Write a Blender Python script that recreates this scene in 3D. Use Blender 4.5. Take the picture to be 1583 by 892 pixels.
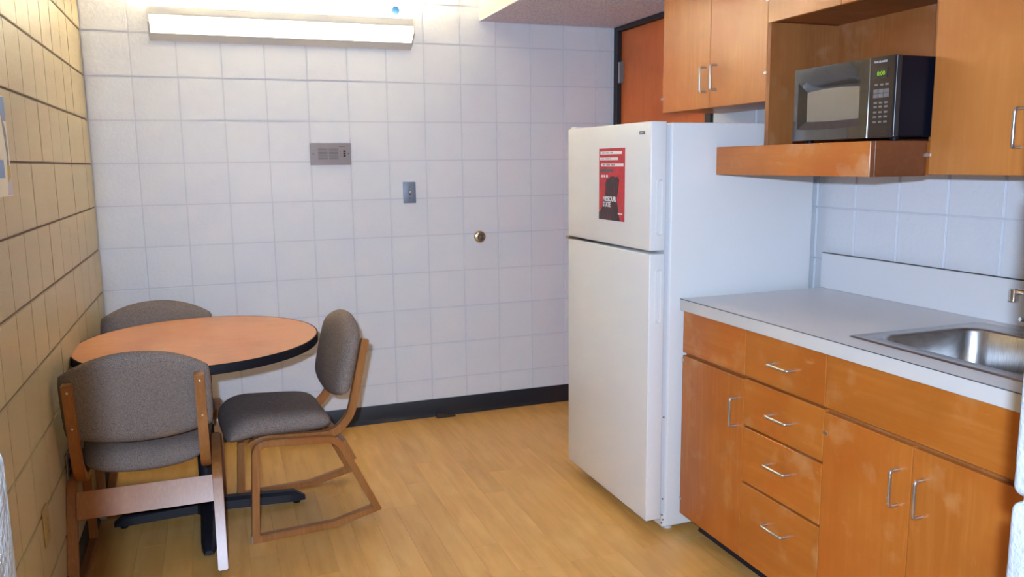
import bpy, bmesh, math, random
from mathutils import Vector, Matrix
random.seed(7)
SC = bpy.context.scene
for o in list(bpy.data.objects): bpy.data.objects.remove(o)

# ------------------------------------------------------------------ camera
F_PX, YAW, PITCH, ROLL = 1258.18, 0.3520, -0.1532, -0.0117
CAM = Vector((0.5161, -4.3412, 1.4167))
fw = Vector((math.sin(YAW)*math.cos(PITCH), math.cos(YAW)*math.cos(PITCH), math.sin(PITCH)))
rt = fw.cross(Vector((0, 0, 1))).normalized(); up = rt.cross(fw)
r2 = rt*math.cos(ROLL)+up*math.sin(ROLL); u2 = -rt*math.sin(ROLL)+up*math.cos(ROLL)
cd = bpy.data.cameras.new('camera'); cam = bpy.data.objects.new('camera', cd)
SC.collection.objects.link(cam); SC.camera = cam
cd.sensor_width = 36; cd.lens = F_PX*36/1583; cd.clip_start = .02
cam.matrix_world = Matrix(((r2.x, u2.x, -fw.x, CAM.x), (r2.y, u2.y, -fw.y, CAM.y), (r2.z, u2.z, -fw.z, CAM.z), (0, 0, 0, 1)))

# ------------------------------------------------------------------ world, camera flash, exposure
w = bpy.data.worlds.new('world'); SC.world = w; w.use_nodes = True
w.node_tree.nodes['Background'].inputs[0].default_value = (1.0, .88, .70, 1)
w.node_tree.nodes['Background'].inputs[1].default_value = 1.1
fl = bpy.data.lights.new('camera_flash', 'SPOT'); fl.energy = 312; fl.color = (.55, .72, 1.0); fl.shadow_soft_size = .016
fl.spot_size = math.radians(112); fl.spot_blend = 1.0
flo = bpy.data.objects.new('camera_flash', fl); SC.collection.objects.link(flo); flo.location = (.443, -4.43, 1.52)
fdir = Vector((math.sin(YAW+.10)*math.cos(PITCH-.03), math.cos(YAW+.10)*math.cos(PITCH-.03), math.sin(PITCH-.03)))
flo.rotation_euler = fdir.to_track_quat('-Z', 'Y').to_euler()
vs = SC.view_settings; vs.view_transform = 'Standard'; vs.look = 'None'; vs.gamma = 1; vs.use_curve_mapping = False
vs.exposure = 0.22
SC.cycles.sample_clamp_indirect = 0

# ------------------------------------------------------------------ materials
def mat(name, col, rough=.5, metal=0, bump=None, spec=None, emit=None, coat=0):
    m = bpy.data.materials.new(name); m.use_nodes = True; nt = m.node_tree; b = nt.nodes['Principled BSDF']
    b.inputs['Base Color'].default_value = (*col, 1); b.inputs['Roughness'].default_value = rough; b.inputs['Metallic'].default_value = metal
    if spec is not None: b.inputs['Specular IOR Level'].default_value = spec
    if coat: b.inputs['Coat Weight'].default_value = coat; b.inputs['Coat Roughness'].default_value = .15
    if emit: b.inputs['Emission Color'].default_value = (*emit[0], 1); b.inputs['Emission Strength'].default_value = emit[1]
    if bump:
        for (sc, st, dist) in bump:
            tc = nt.nodes.new('ShaderNodeNewGeometry'); n = nt.nodes.new('ShaderNodeTexNoise'); n.inputs['Scale'].default_value = sc; n.inputs['Detail'].default_value = 3
            bp = nt.nodes.new('ShaderNodeBump'); bp.inputs['Strength'].default_value = st; bp.inputs['Distance'].default_value = dist
            nt.links.new(tc.outputs['Position'], n.inputs['Vector']); nt.links.new(n.outputs['Fac'], bp.inputs['Height'])
            if b.inputs['Normal'].is_linked: nt.links.new(b.inputs['Normal'].links[0].from_socket, bp.inputs['Normal'])
            nt.links.new(bp.outputs['Normal'], b.inputs['Normal'])
    return m

def mottle(m, col2, scale, lo, hi, stretch=(1, 1, 1), detail=3, objcoord=False):
    """mix a second colour into the base colour through stretched noise"""
    nt = m.node_tree; b = nt.nodes['Principled BSDF']; bc = b.inputs['Base Color']
    src = nt.nodes.new('ShaderNodeTexCoord').outputs['Object'] if objcoord else nt.nodes.new('ShaderNodeNewGeometry').outputs['Position']
    mp = nt.nodes.new('ShaderNodeMapping'); mp.inputs['Scale'].default_value = stretch
    nt.links.new(src, mp.inputs['Vector'])
    oi = nt.nodes.new('ShaderNodeObjectInfo'); ml = nt.nodes.new('ShaderNodeMath'); ml.operation = 'MULTIPLY'; ml.inputs[1].default_value = 37.0
    nt.links.new(oi.outputs['Random'], ml.inputs[0])
    n = nt.nodes.new('ShaderNodeTexNoise'); n.noise_dimensions = '4D'; n.inputs['Scale'].default_value = scale; n.inputs['Detail'].default_value = detail
    nt.links.new(mp.outputs['Vector'], n.inputs['Vector']); nt.links.new(ml.outputs[0], n.inputs['W'])
    rp = nt.nodes.new('ShaderNodeValToRGB'); rp.color_ramp.elements[0].position = lo; rp.color_ramp.elements[1].position = hi
    nt.links.new(n.outputs['Fac'], rp.inputs['Fac'])
    mx = nt.nodes.new('ShaderNodeMix'); mx.data_type = 'RGBA'
    if bc.is_linked: nt.links.new(bc.links[0].from_socket, mx.inputs[6])
    else: mx.inputs[6].default_value = bc.default_value
    mx.inputs[7].default_value = (*col2, 1)
    nt.links.new(rp.outputs['Color'], mx.inputs[0]); nt.links.new(mx.outputs[2], bc)
    return m

def tint(m, lo, hi):
    """per-object brightness variation"""
    nt = m.node_tree; b = nt.nodes['Principled BSDF']; bc = b.inputs['Base Color']
    oi = nt.nodes.new('ShaderNodeObjectInfo'); mr = nt.nodes.new('ShaderNodeMapRange'); mr.inputs[3].default_value = lo; mr.inputs[4].default_value = hi
    nt.links.new(oi.outputs['Random'], mr.inputs[0])
    hs = nt.nodes.new('ShaderNodeHueSaturation')
    if bc.is_linked: nt.links.new(bc.links[0].from_socket, hs.inputs['Color'])
    else: hs.inputs['Color'].default_value = bc.default_value
    nt.links.new(mr.outputs[0], hs.inputs['Value']); nt.links.new(hs.outputs[0], bc)
    return m

def wood(name, c1, c2, c3, grain, rough=.35, sc=1.0, wear=None, var=(.93, 1.07)):
    """grain: axis along which the figure is stretched (0,1,2)"""
    st = [20*sc]*3; st[grain] = 1.3*sc
    m = mat(name, c1, rough)
    mottle(m, c2, 2.6, .40, .68, [s/6 for s in st], 4)
    mottle(m, c3, 4.0, .46, .80, st, 6)
    mottle(m, tuple(c*.78 for c in c1), 6.0, .50, .82, (1, 1, 1), 5)
    mottle(m, (c1[0]*.92, c1[1]*.72, c1[2]*.55), 3.0, .50, .75, (1, 1, 1), 4)
    if wear:
        mottle(m, wear, 9, .57, .82, (1, 1, 1), 6)
        ss = [1.0]*3; ss[grain] = .12 if grain == 2 else .3
        mottle(m, wear, 70, .66, .90, ss, 4)
    return tint(m, *var)

M = {}
M['block_white'] = tint(mat('painted_block_white', (.755, .765, .79), .48, bump=[(190, .35, .002), (55, .35, .004)]), .985, 1.015)
M['block_jamb'] = mat('painted_block_flash_falloff', (.36, .385, .42), .55, bump=[(190, .5, .003), (45, .5, .006)])  # white paint, darkened to put the flash's edge falloff into the colour
M['block_tan'] = tint(mat('painted_block_tan', (.53, .44, .265), .42, bump=[(190, .3, .002), (55, .3, .004)]), .97, 1.02)
M['mortar_white'] = mat('painted_mortar_white', (.66, .66, .69), .6, bump=[(120, .4, .003)])
M['mortar_tan'] = mat('painted_mortar_tan', (.19, .125, .07), .6, bump=[(120, .4, .003)])
M['plaster'] = mat('cream_plaster', (.72, .66, .52), .7)
M['popcorn'] = mottle(mat('textured_ceiling', (.90, .86, .92), .9, bump=[(260, .7, .005)]), (.58, .50, .53), 210, .44, .60)
M['ceil'] = mat('ceiling_paint', (.86, .84, .80), .8)
M['plank'] = tint(mottle(mottle(mat('laminate_plank', (.70, .385, .105), .38), (.60, .305, .075), 3.2, .42, .72, (9, .9, 9), 4), (.76, .45, .145), 2.4, .5, .75, (6, 1.6, 6), 5), .92, 1.06)
M['subfloor'] = mat('floor_joint', (.30, .155, .05), .6)
M['vinyl'] = mat('black_vinyl', (.012, .013, .018), .45)
M['cab'] = wood('honey_maple_vertical', (.53, .165, .024), (.47, .135, .017), (.57, .20, .037), 2, .33, wear=(.62, .32, .12))
M['cabh'] = wood('honey_maple_blotchy', (.53, .165, .022), (.47, .135, .016), (.57, .20, .035), 1, .33, sc=.6, wear=(.62, .32, .12))
M['cabup'] = wood('honey_maple_upper', (.60, .225, .052), (.55, .195, .040), (.64, .255, .066), 2, .33, wear=None)
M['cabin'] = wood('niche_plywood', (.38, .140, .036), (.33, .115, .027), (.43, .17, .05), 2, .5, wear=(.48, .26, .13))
M['shelf'] = wood('shelf_board', (.55, .175, .028), (.49, .145, .020), (.60, .21, .04), 1, .35, wear=(.66, .40, .22))
M['shelfend'] = wood('shelf_end', (.17, .048, .011), (.145, .04, .009), (.20, .06, .016), 1, .45)  # shelf wood darkened: the end face's shade is put into the colour
M['doorwood'] = wood('red_brown_door', (.72, .175, .027), (.66, .15, .021), (.76, .20, .035), 2, .4, sc=1.4)
M['doorframe'] = mat('dark_metal_frame', (.020, .018, .022), .4)
M['steel'] = mottle(mat('brushed_steel', (.55, .54, .53), .30, .95), (.42, .41, .41), 30, .4, .65, (1, 14, 1))
M['steelplate'] = mat('stainless_plate', (.27, .225, .21), .45, .35)
M['chrome'] = mat('chrome', (.75, .75, .77), .14, 1)
M['handle'] = mat('satin_nickel', (.58, .57, .56), .28, .9)
M['brass'] = mat('aged_brass', (.50, .38, .22), .3, .9)
M['dark'] = mat('dark_hole', (.01, .01, .012), .6)
M['bluesteel'] = mat('galvanised_plate', (.22, .265, .34), .45, .3)
M['ivory'] = mat('ivory_plastic', (.75, .66, .45), .4)
M['fridge'] = mat('fridge_enamel', (.77, .77, .76), .30, bump=[(700, .12, .0006)])
M['fridgefront'] = M['fridge']
M['gasket'] = mat('grey_gasket', (.60, .62, .65), .5)
M['rust'] = mottle(mat('rusty_screw', (.12, .07, .05), .7), (.30, .16, .08), 400, .4, .6)
M['laminate'] = mat('grey_laminate', (.74, .735, .74), .36)  # brighter than the edge: glossy reflections on the top put into the colour
M['laminate_edge'] = mat('grey_laminate_edge', (.62, .615, .60), .4)  # same laminate as the top, without the reflections painted into it
M['seam'] = mat('dark_seam', (.05, .045, .04), .7)
M['blackpl'] = mat('gloss_black', (.012, .012, .014), .35)
M['blackcase'] = mat('satin_black', (.004, .005, .012), .45, spec=.25)
M['mwglass'] = mat('microwave_glass', (.035, .030, .026), .04, spec=.9, coat=1)
M['mwwindow'] = mat('microwave_window', (.30, .265, .21), .18, .4)  # tan-grey base: reflection of the lit wall is put into the colour
M['panel'] = mat('control_panel_brown', (.045, .030, .022), .30, spec=.3)
M['btn'] = mat('button_grey', (.16, .15, .16), .5)
M['btnl'] = mat('button_print', (.20, .19, .185), .5)
M['logo'] = mat('logo_silver', (.55, .58, .62), .4)
M['lcd'] = mat('green_digits', (.2, .5, .02), .5, emit=((.55, .66, .02), .12))
M['tabletop'] = wood('table_laminate', (.64, .285, .125), (.60, .26, .11), (.69, .325, .155), 0, .38, sc=2.2, var=(1, 1))
M['edge'] = mat('black_rubber_edge', (.006, .006, .010), .6, spec=.2)
M['blackmetal'] = mat('black_powder_coat', (.010, .012, .020), .42)
M['chairwood'] = wood('bent_ply_oak', (.36, .145, .042), (.29, .11, .028), (.43, .19, .065), 2, .30, sc=1.6)
M['fabric'] = mottle(mottle(mat('tweed_fabric', (.205, .165, .145), .95, bump=[(900, .6, .002)], spec=.1), (.33, .27, .225), 640, .46, .56, (1, 1, 1), 2), (.11, .09, .095), 500, .54, .62, (1, 1, 1), 2)
M['bolt'] = mat('steel_bolt', (.7, .7, .7), .25, 1)
M['glide'] = mat('grey_glide', (.42, .43, .46), .4)
M['lamp_white'] = mat('white_enamel', (.74, .72, .66), .45)
M['lens'] = mat('lit_lens', (.9, .88, .8), .5, emit=((1.0, .88, .60), 5.5))
M['tube'] = mat('fluorescent_tube', (.9, .9, .9), .5, emit=((1.0, .87, .62), 258))
M['sensor_white'] = mat('white_plastic', (.8, .8, .8), .4)
M['sensor_blue'] = mat('blue_plastic', (.006, .030, .080), .35)
M['paper'] = mat('white_paper', (.78, .76, .70), .7)
M['red'] = mottle(mat('red_print', (.62, .035, .045), .45), (.50, .025, .035), 60, .4, .7)
M['charcoal'] = mottle(mat('charcoal_print', (.045, .030, .035), .5), (.20, .022, .03), 90, .52, .66, (1, 2.2, .25), 3)
M['inkgrey'] = mat('ink_grey', (.14, .12, .12), .6)
M['whiteprint'] = mat('white_print', (.82, .80, .80), .5)
M['pblue'] = mat('poster_blue', (.20, .33, .66), .5)
M['pgrey'] = mottle(mat('poster_grey', (.30, .29, .34), .5), (.18, .18, .24), 70, .4, .6)
M['pochre'] = mat('poster_ochre', (.50, .36, .06), .5)
M['plav'] = mat('poster_lavender', (.55, .52, .62), .5)
M['tanplate'] = mat('tan_plastic', (.45, .33, .14), .4)
M['wedge'] = mat('brown_rubber', (.035, .022, .014), .7)

# ------------------------------------------------------------------ geometry helpers
COL = SC.collection
def box(bm, x0, x1, y0, y1, z0, z1):
    v = [bm.verts.new((x, y, z)) for x in (min(x0, x1), max(x0, x1)) for y in (min(y0, y1), max(y0, y1)) for z in (min(z0, z1), max(z0, z1))]
    for f in ((0, 1, 3, 2), (4, 6, 7, 5), (0, 4, 5, 1), (2, 3, 7, 6), (0, 2, 6, 4), (1, 5, 7, 3)): bm.faces.new([v[i] for i in f])
def bev(bm, r, seg=1):
    bmesh.ops.bevel(bm, geom=list(bm.edges), offset=r, segments=seg, profile=.5, affect='EDGES')
def finish(bm, smooth=None):
    bmesh.ops.recalc_face_normals(bm, faces=bm.faces)
    if smooth is not None:
        for f in bm.faces: f.smooth = True
        for e in bm.edges:
            if len(e.link_faces) == 2 and e.calc_face_angle(0) > smooth: e.smooth = False
ROOTLOC = {}
def tag(o, label=None, cat=None, group=None, kind=None):
    if label: o['label'] = label
    if cat: o['category'] = cat
    if group: o['group'] = group
    if kind: o['kind'] = kind
    return o
def thing(name, label, cat, loc=(0, 0, 0), group=None):
    o = bpy.data.objects.new(name, None); COL.objects.link(o); o.location = loc; o.empty_display_size = .05
    ROOTLOC[o] = Vector(loc); return tag(o, label, cat, group)
def obj(name, bm, m, parent=None, smooth=None, loc=None):
    """bm in world coordinates (or relative to loc); parented parts share the root's origin"""
    base = ROOTLOC.get(parent, Vector((0, 0, 0))) if loc is None else Vector(loc)
    finish(bm, smooth)
    if base.length: bm.transform(Matrix.Translation(-base))
    me = bpy.data.meshes.new(name); bm.to_mesh(me); bm.free()
    o = bpy.data.objects.new(name, me); COL.objects.link(o)
    me.materials.append(M[m] if isinstance(m, str) else m)
    if parent: o.parent = parent
    else: o.location = base
    ROOTLOC[o] = base
    return o
def bobj(name, b, m, parent=None, r=0, seg=1, **k):
    bm = bmesh.new(); box(bm, *b)
    if r: bev(bm, r, seg)
    return obj(name, bm, m, parent, .6 if r and seg > 1 else None, **k)
def tube(bm, pts, rad, seg=10, cap=True):
    pts = [Vector(p) for p in pts]; rings = []; n = None
    for i, p in enumerate(pts):
        t = (pts[min(i+1, len(pts)-1)]-pts[max(i-1, 0)]).normalized()
        if n is None: n = t.orthogonal().normalized()
        n = (n-t*n.dot(t)).normalized(); b = t.cross(n)
        rr = rad[i] if isinstance(rad, (list, tuple)) else rad
        rings.append([bm.verts.new(p+(n*math.cos(a)+b*math.sin(a))*rr) for a in [2*math.pi*k/seg for k in range(seg)]])
    for a, c in zip(rings, rings[1:]):
        for k in range(seg): bm.faces.new((a[k], a[(k+1) % seg], c[(k+1) % seg], c[k]))
    if cap: bm.faces.new(rings[0][::-1]); bm.faces.new(rings[-1])
def lathe(bm, prof, axis='z', c=(0, 0, 0), seg=24):
    """prof: list of (radius, height along axis)"""
    c = Vector(c); rings = []
    for r, h in prof:
        ring = []
        for k in range(seg):
            a = 2*math.pi*k/seg; u, v = r*math.cos(a), r*math.sin(a)
            p = {'z': (u, v, h), 'y': (u, h, v), 'x': (h, u, v)}[axis]
            ring.append(bm.verts.new(c+Vector(p)))
        rings.append(ring)
    for a, b in zip(rings, rings[1:]):
        for k in range(seg): bm.faces.new((a[k], a[(k+1) % seg], b[(k+1) % seg], b[k]))
    bm.faces.new(rings[0]); bm.faces.new(rings[-1])
def prism(bm, poly, f0, f1):
    """poly: 2-D outline; f0/f1 map a 2-D point to the two end faces"""
    a = [bm.verts.new(f0(*p)) for p in poly]; b = [bm.verts.new(f1(*p)) for p in poly]; n = len(poly)
    bm.faces.new(a[::-1]); bm.faces.new(b)
    for i in range(n): bm.faces.new((a[i], a[(i+1) % n], b[(i+1) % n], b[i]))
def fillet(pts, rads, seg=6):
    """round the corners of an open polyline (2-D)"""
    out = []
    for i, p in enumerate(pts):
        r = rads[i] if i < len(rads) else 0
        if r == 0 or i in (0, len(pts)-1): out.append(Vector(p)); continue
        p = Vector(p); a = (Vector(pts[i-1])-p).normalized(); b = (Vector(pts[i+1])-p).normalized()
        for k in range(seg+1):
            t = k/seg; q = (1-t)**2*(p+a*r)+2*t*(1-t)*p+t*t*(p+b*r); out.append(q)
    return out
def rrect(x0, x1, y0, y1, r, seg=5):
    o = []
    for cx, cy, a0 in ((x1-r, y1-r, 0), (x0+r, y1-r, 90), (x0+r, y0+r, 180), (x1-r, y0+r, 270)):
        for k in range(seg+1):
            a = math.radians(a0+90*k/seg); o.append((cx+r*math.cos(a), cy+r*math.sin(a)))
    return o
def text(name, s, size, m, parent, origin, xdir, ydir, width=None, depth=.0004, bold=0):
    """writing as a thin mesh: lower left at origin"""
    cu = bpy.data.curves.new(name, 'FONT'); cu.body = s; cu.size = size; cu.extrude = depth; cu.offset = bold; cu.resolution_u = 3
    t = bpy.data.objects.new(name+'_tmp', cu); COL.objects.link(t); bpy.context.view_layer.update()
    me = bpy.data.meshes.new_from_object(t.evaluated_get(bpy.context.evaluated_depsgraph_get()))
    bpy.data.objects.remove(t); bpy.data.curves.remove(cu)
    xd, yd = Vector(xdir), Vector(ydir); zd = xd.cross(yd)
    xs = [v.co.x for v in me.vertices]; k = width/(max(xs)-min(xs)) if width else 1; x0 = min(xs)
    base = ROOTLOC.get(parent, Vector((0, 0, 0)))
    for v in me.vertices: v.co = Vector(origin)-base+xd*(v.co.x-x0)*k+yd*v.co.y+zd*v.co.z
    me.materials.clear(); me.materials.append(M[m]); me.name = name
    o = bpy.data.objects.new(name, me); COL.objects.link(o); o.parent = parent; ROOTLOC[o] = base
    return o

# ------------------------------------------------------------------ the room
B, Z0, XW, CEIL, SOF = .2032, 11.06, 2.765, 2.60, 2.175
YF = -3.70                                       # inner face of the wall with the opening
rowz = lambda r: (Z0-r)*B
floor = obj('floor', (lambda bm: (box(bm, -.25, 3.0, -6.0, .2, -.06, -.002), bm)[1])(bmesh.new()), 'subfloor'); tag(floor, kind='structure')
PW, PL = .098, .92
pm = None
for i in range(29):
    off = random.choice((0, .23, .46, .69)); y = .0+off
    while y > -4.9:
        y1 = max(y-PL, -5.0); a, b = min(y, .0), y1; x0, x1 = i*PW-.02, (i+1)*PW-.02
        if a-b > .06:
            x0c, x1c = max(x0, 0), min(x1, XW)
            if x1c-x0c > .02:
                key = (abs((a-b)-PL) < 1e-6) and x0c == x0 and x1c == x1
                if key and pm:
                    o = bpy.data.objects.new('plank', pm); COL.objects.link(o); o.parent = floor; o.location = ((x0+x1)/2, (a+b)/2, 0)
                else:
                    bm = bmesh.new(); hx, hy = (x1c-x0c)/2-.0002, (a-b)/2-.0002; box(bm, -hx, hx, -hy, hy, -.006, 0)
                    bev(bm, .0003)
                    o = obj('plank', bm, 'plank', None, loc=(0, 0, 0)); o.parent = floor; o.location = ((x0c+x1c)/2, (a+b)/2, 0)
                    if key: pm = o.data
        y = y1

def block_mesh(wd, ht, dp=.02, r=.003):
    bm = bmesh.new(); box(bm, -wd/2, wd/2, 0, dp, -ht/2, ht/2)
    bmesh.ops.bevel(bm, geom=[e for e in bm.edges if all(v.co.y < 1e-6 for v in e.verts)], offset=r, segments=2, affect='EDGES')
    bmesh.ops.delete(bm, geom=[f for f in bm.faces if f.calc_center_median().y > dp-1e-5], context='FACES')
    finish(bm); me = bpy.data.meshes.new('block'); bm.to_mesh(me); bm.free(); return me
BM = {}
def block(parent, u0, u1, z0, z1, place, m, gu, gz, r=.003):
    """place(u, z) -> (location, rotation about z); block faces local -Y"""
    wd, ht = u1-u0-gu, z1-z0-gz
    if wd < .008 or ht < .008: return
    k = (round(wd, 4), round(ht, 4), m, r)
    if k not in BM: BM[k] = block_mesh(wd, ht, r=min(r if m != 'block_tan' else .0018, wd/3, ht/3)); BM[k].materials.append(M[m])
    o = bpy.data.objects.new('block', BM[k]); COL.objects.link(o); o.parent = parent
    loc, rz = place((u0+u1)/2, (z0+z1)/2); o.location = loc; o.rotation_euler = (0, 0, rz)
REC = .006
wall_back = tag(bobj('wall_back', (-.25, XW+.2, REC, .2, 0, CEIL), 'mortar_white'), kind='structure')
wall_left = tag(bobj('wall_left', (-.2, -REC, YF-.2, REC, 0, CEIL), 'mortar_tan'), kind='structure')
bm = bmesh.new(); box(bm, XW+REC, XW+.2, YF-.2, -.99, 0, CEIL); box(bm, XW+REC, XW+.2, -.99, REC, 2.155, CEIL)
wall_right = tag(obj('wall_right', bm, 'mortar_white'), kind='structure')
for r in range(-2, 11):
    zt, zb = min(rowz(r), CEIL), max(rowz(r+1), 0)
    if r == 10: zb = 0
    if zt-zb < .01: continue
    for c in range(14):
        u0, u1 = c*B, min((c+1)*B, XW-.022) if c == 13 else (c+1)*B
        top = zt
        if u0 > 1.94: top = min(zt, SOF)
        if top-zb < .01: continue
        block(wall_back, u0, u1, zb, top, lambda u, z: ((u, random.uniform(-.0006, .0006), z), 0), 'block_white', .0065, .0065)
    block(wall_back, XW-.022, XW, zb, min(zt, SOF) if zb < SOF else zb, lambda u, z: ((u, 0, z), 0), 'block_white', .003, .0065)
    for c in range(19):
        u0, u1 = -min((c+1)*B, -YF), -c*B
        block(wall_left, u0, u1, zb, zt, lambda u, z: ((random.uniform(-.0006, .0006), u, z), math.pi/2), 'block_tan', .0014, .0075)
    for c in range(14):
        u0, u1 = -1.0-(c+1)*B-.12, -1.0-c*B-.12
        if c == 0: u1 = -.992
        u0 = max(u0, YF)
        if u1 <= YF or zb > SOF: continue
        block(wall_right, u0, u1, zb, min(zt, SOF), lambda u, z: ((XW, u, z), -math.pi/2), 'block_white', .0065, .0065)
# front wall with the opening the picture is taken through
OX0, OX1, WT = .372, 1.358, .20
bm = bmesh.new(); g = .012
box(bm, 0, OX0-g, YF-WT+g, YF-g, 0, CEIL); box(bm, OX1+g, XW, YF-WT+g, YF-g, 0, CEIL); box(bm, OX0-g, OX1+g, YF-WT+g, YF-g, 2.05, CEIL)
wall_front = tag(obj('wall_front', bm, 'mortar_white'), kind='structure')
for r in range(1, 11):
    zt, zb = rowz(r), max(rowz(r+1), 0) if r < 10 else 0
    for (x0, x1) in ((0, OX0), (OX1, OX1+.405), (OX1+.405, OX1+.81), (OX1+.81, XW)):
        k = ('jamb', round(x1-x0, 3), round(zt-zb, 3))
        if k not in BM:
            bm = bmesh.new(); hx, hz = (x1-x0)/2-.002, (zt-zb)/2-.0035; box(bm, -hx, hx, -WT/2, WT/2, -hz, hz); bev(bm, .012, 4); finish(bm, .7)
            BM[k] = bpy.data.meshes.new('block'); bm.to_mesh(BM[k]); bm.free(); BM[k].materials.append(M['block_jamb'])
        o = bpy.data.objects.new('block', BM[k]); COL.objects.link(o); o.parent = wall_front; o.location = ((x0+x1)/2, YF-WT/2, (zt+zb)/2)
ceiling = tag(bobj('ceiling', (-.2, 3.0, YF-.2, .2, CEIL, CEIL+.1), 'ceil'), kind='structure')
sof = bobj('soffit', (1.941, XW, YF, -.0, SOF+.008, CEIL), 'plaster', ceiling)
bobj('soffit_underside', (1.941, XW, YF, -.0, SOF, SOF+.0085), 'popcorn', sof)
def baseboard(name, a, b, axis):
    prof = [(0, 0), (.016, 0), (.012, .008), (.006, .016), (.004, .030), (.004, .096), (.002, .100), (0, .100)]
    bm = bmesh.new()
    if axis == 'x': prism(bm, prof, lambda d, z: (a, -d-.0012, z+.0005), lambda d, z: (b, -d-.0012, z+.0005))
    else: prism(bm, prof, lambda d, z: (d+.0012, a, z+.0005), lambda d, z: (d+.0012, b, z+.0005))
    return tag(obj(name, bm, 'vinyl', None, .5), kind='structure')
baseboard('baseboard_back', .018, XW-.03, 'x'); baseboard('baseboard_left', -.001, YF+.002, 'y')

# door beside the back corner, in the right wall
bm = bmesh.new(); DX = XW-.012
box(bm, DX, XW+.12, -.046, -.001, .001, 2.174); box(bm, DX, XW+.12, -.990, -.945, .001, 2.174); box(bm, DX, XW+.12, -.945, -.046, 2.150, 2.174)
box(bm, XW+.055, XW+.12, -.060, -.046, .001, 2.15); box(bm, XW+.055, XW+.12, -.945, -.930, .001, 2.15)
door = tag(bobj('door_1', (XW+.012, XW+.054, -.942, -.049, .008, 2.147), 'doorwood', None, .001), kind='structure')
obj('door_frame', bm, 'doorframe', door)
for z0 in (.25, 1.05, 1.862):
    bm = bmesh.new(); tube(bm, [(XW-.004, -.052, z0), (XW-.004, -.052, z0+.117)], .007, 10); box(bm, XW-.003, XW+.012, -.085, -.05, z0, z0+.117)
    h = obj('hinge', bm, 'steelplate', door, .6); h['label'] = 'steel butt hinge'
bm = bmesh.new(); lathe(bm, [(.03, -.003), (.03, .008), (.012, .012), (.012, .045), (.027, .05), (.027, .075), (.012, .082)], 'x', (0, 0, 0)); bm.transform(Matrix.Rotation(math.pi, 4, 'Z')); bm.transform(Matrix.Translation((XW+.012, -.88, 1.0)))
obj('knob', bm, 'steelplate', door, .6)

# ------------------------------------------------------------------ refrigerator
FX, FY0, FY1 = 1.995, -1.763, -1.045
fr = thing('refrigerator', 'white two-door refrigerator with top freezer, standing beside the base cabinets', 'refrigerator', (2.35, -1.40, 0))
bm = bmesh.new(); box(bm, 2.080, 2.715, FY0, FY1, .022, 1.553); bev(bm, .006, 3); obj('body', bm, 'fridge', fr, .5)
bobj('gasket', (2.060, 2.081, FY0+.010, FY1-.010, .075, 1.545), 'gasket', fr)
def fdoor(name, z0, z1, hz0, hz1):
    bm = bmesh.new(); box(bm, FX, 2.060, FY0, FY1, z0, z1); bev(bm, .005, 3); d = obj(name, bm, 'fridge', fr, .5)
    hx0, hx1 = 2.018, 2.047
    bm = bmesh.new(); ou = rrect(hx0, hx1, hz0, hz1, .0143, 8); mid = rrect(hx0+.003, hx1-.003, hz0+.003, hz1-.003, .0113, 8); inn = rrect(hx0+.007, hx1-.007, hz0+.009, hz1-.009, .0073, 8)
    L = [[bm.verts.new((x, FY0-dy, z)) for x, z in q] for q, dy in ((ou, .0), (mid, .004), (inn, -.001))]
    n = len(ou)
    for a, b in zip(L, L[1:]):
        for i in range(n): bm.faces.new((a[i], a[(i+1) % n], b[(i+1) % n], b[i]))
    h = obj('handle', bm, 'fridge', d, .8); h['label'] = 'moulded oval grip rim'
    bm = bmesh.new(); prism(bm, inn, lambda x, z: (x, FY0-.0012, z), lambda x, z: (x, FY0+.004, z))
    obj('grip_recess', bm, 'fridge', d)
    return d
fz = fdoor('freezer_door', 1.094, 1.557, 1.150, 1.352)
fd = fdoor('fridge_door', .058, 1.083, .825, 1.028)
b = bobj('badge', (FX-.0025, FX+.001, -1.718, -1.680, 1.513, 1.524), 'inkgrey', fz, .0008); b['label'] = 'small dark nameplate'
bobj('badge_print', (FX-.0030, FX-.0024, -1.712, -1.686, 1.5165, 1.5205), 'logo', b)
bm = bmesh.new(); box(bm, 1.985, 2.075, FY1-.028, FY1+.004, 1.0835, 1.0935); h = obj('centre_hinge', bm, 'brass', fr); h['label'] = 'brass-coloured middle hinge'
bm = bmesh.new(); box(bm, 2.005, 2.12, FY1-.06, FY1-.004, 1.554, 1.566); bev(bm, .005, 2); obj('top_hinge_cover', bm, 'fridge', fr, .5)
bobj('kick_plate', (2.068, 2.085, FY0+.006, FY1-.006, .022, .075), 'fridge', fr, .002)
for y in (FY0+.045, FY1-.045):
    for x in (2.115, 2.66):
        bm = bmesh.new(); lathe(bm, [(.020, .0005), (.020, .010), (.010, .011), (.010, .024)], 'z', (x, y, 0), 16); obj('foot', bm, 'gasket', fr, .6)
for (x, z) in ((2.070, .46), (2.071, .135), (2.068, .072), (2.072, .052), (2.066, .040)):
    bm = bmesh.new(); lathe(bm, [(.0035, 0), (.0030, -.0025), (.001, -.003)], 'y', (x, FY0+.008 if z > .08 else FY0+.005, z), 8); obj('screw', bm, 'rust', fr)
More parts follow.
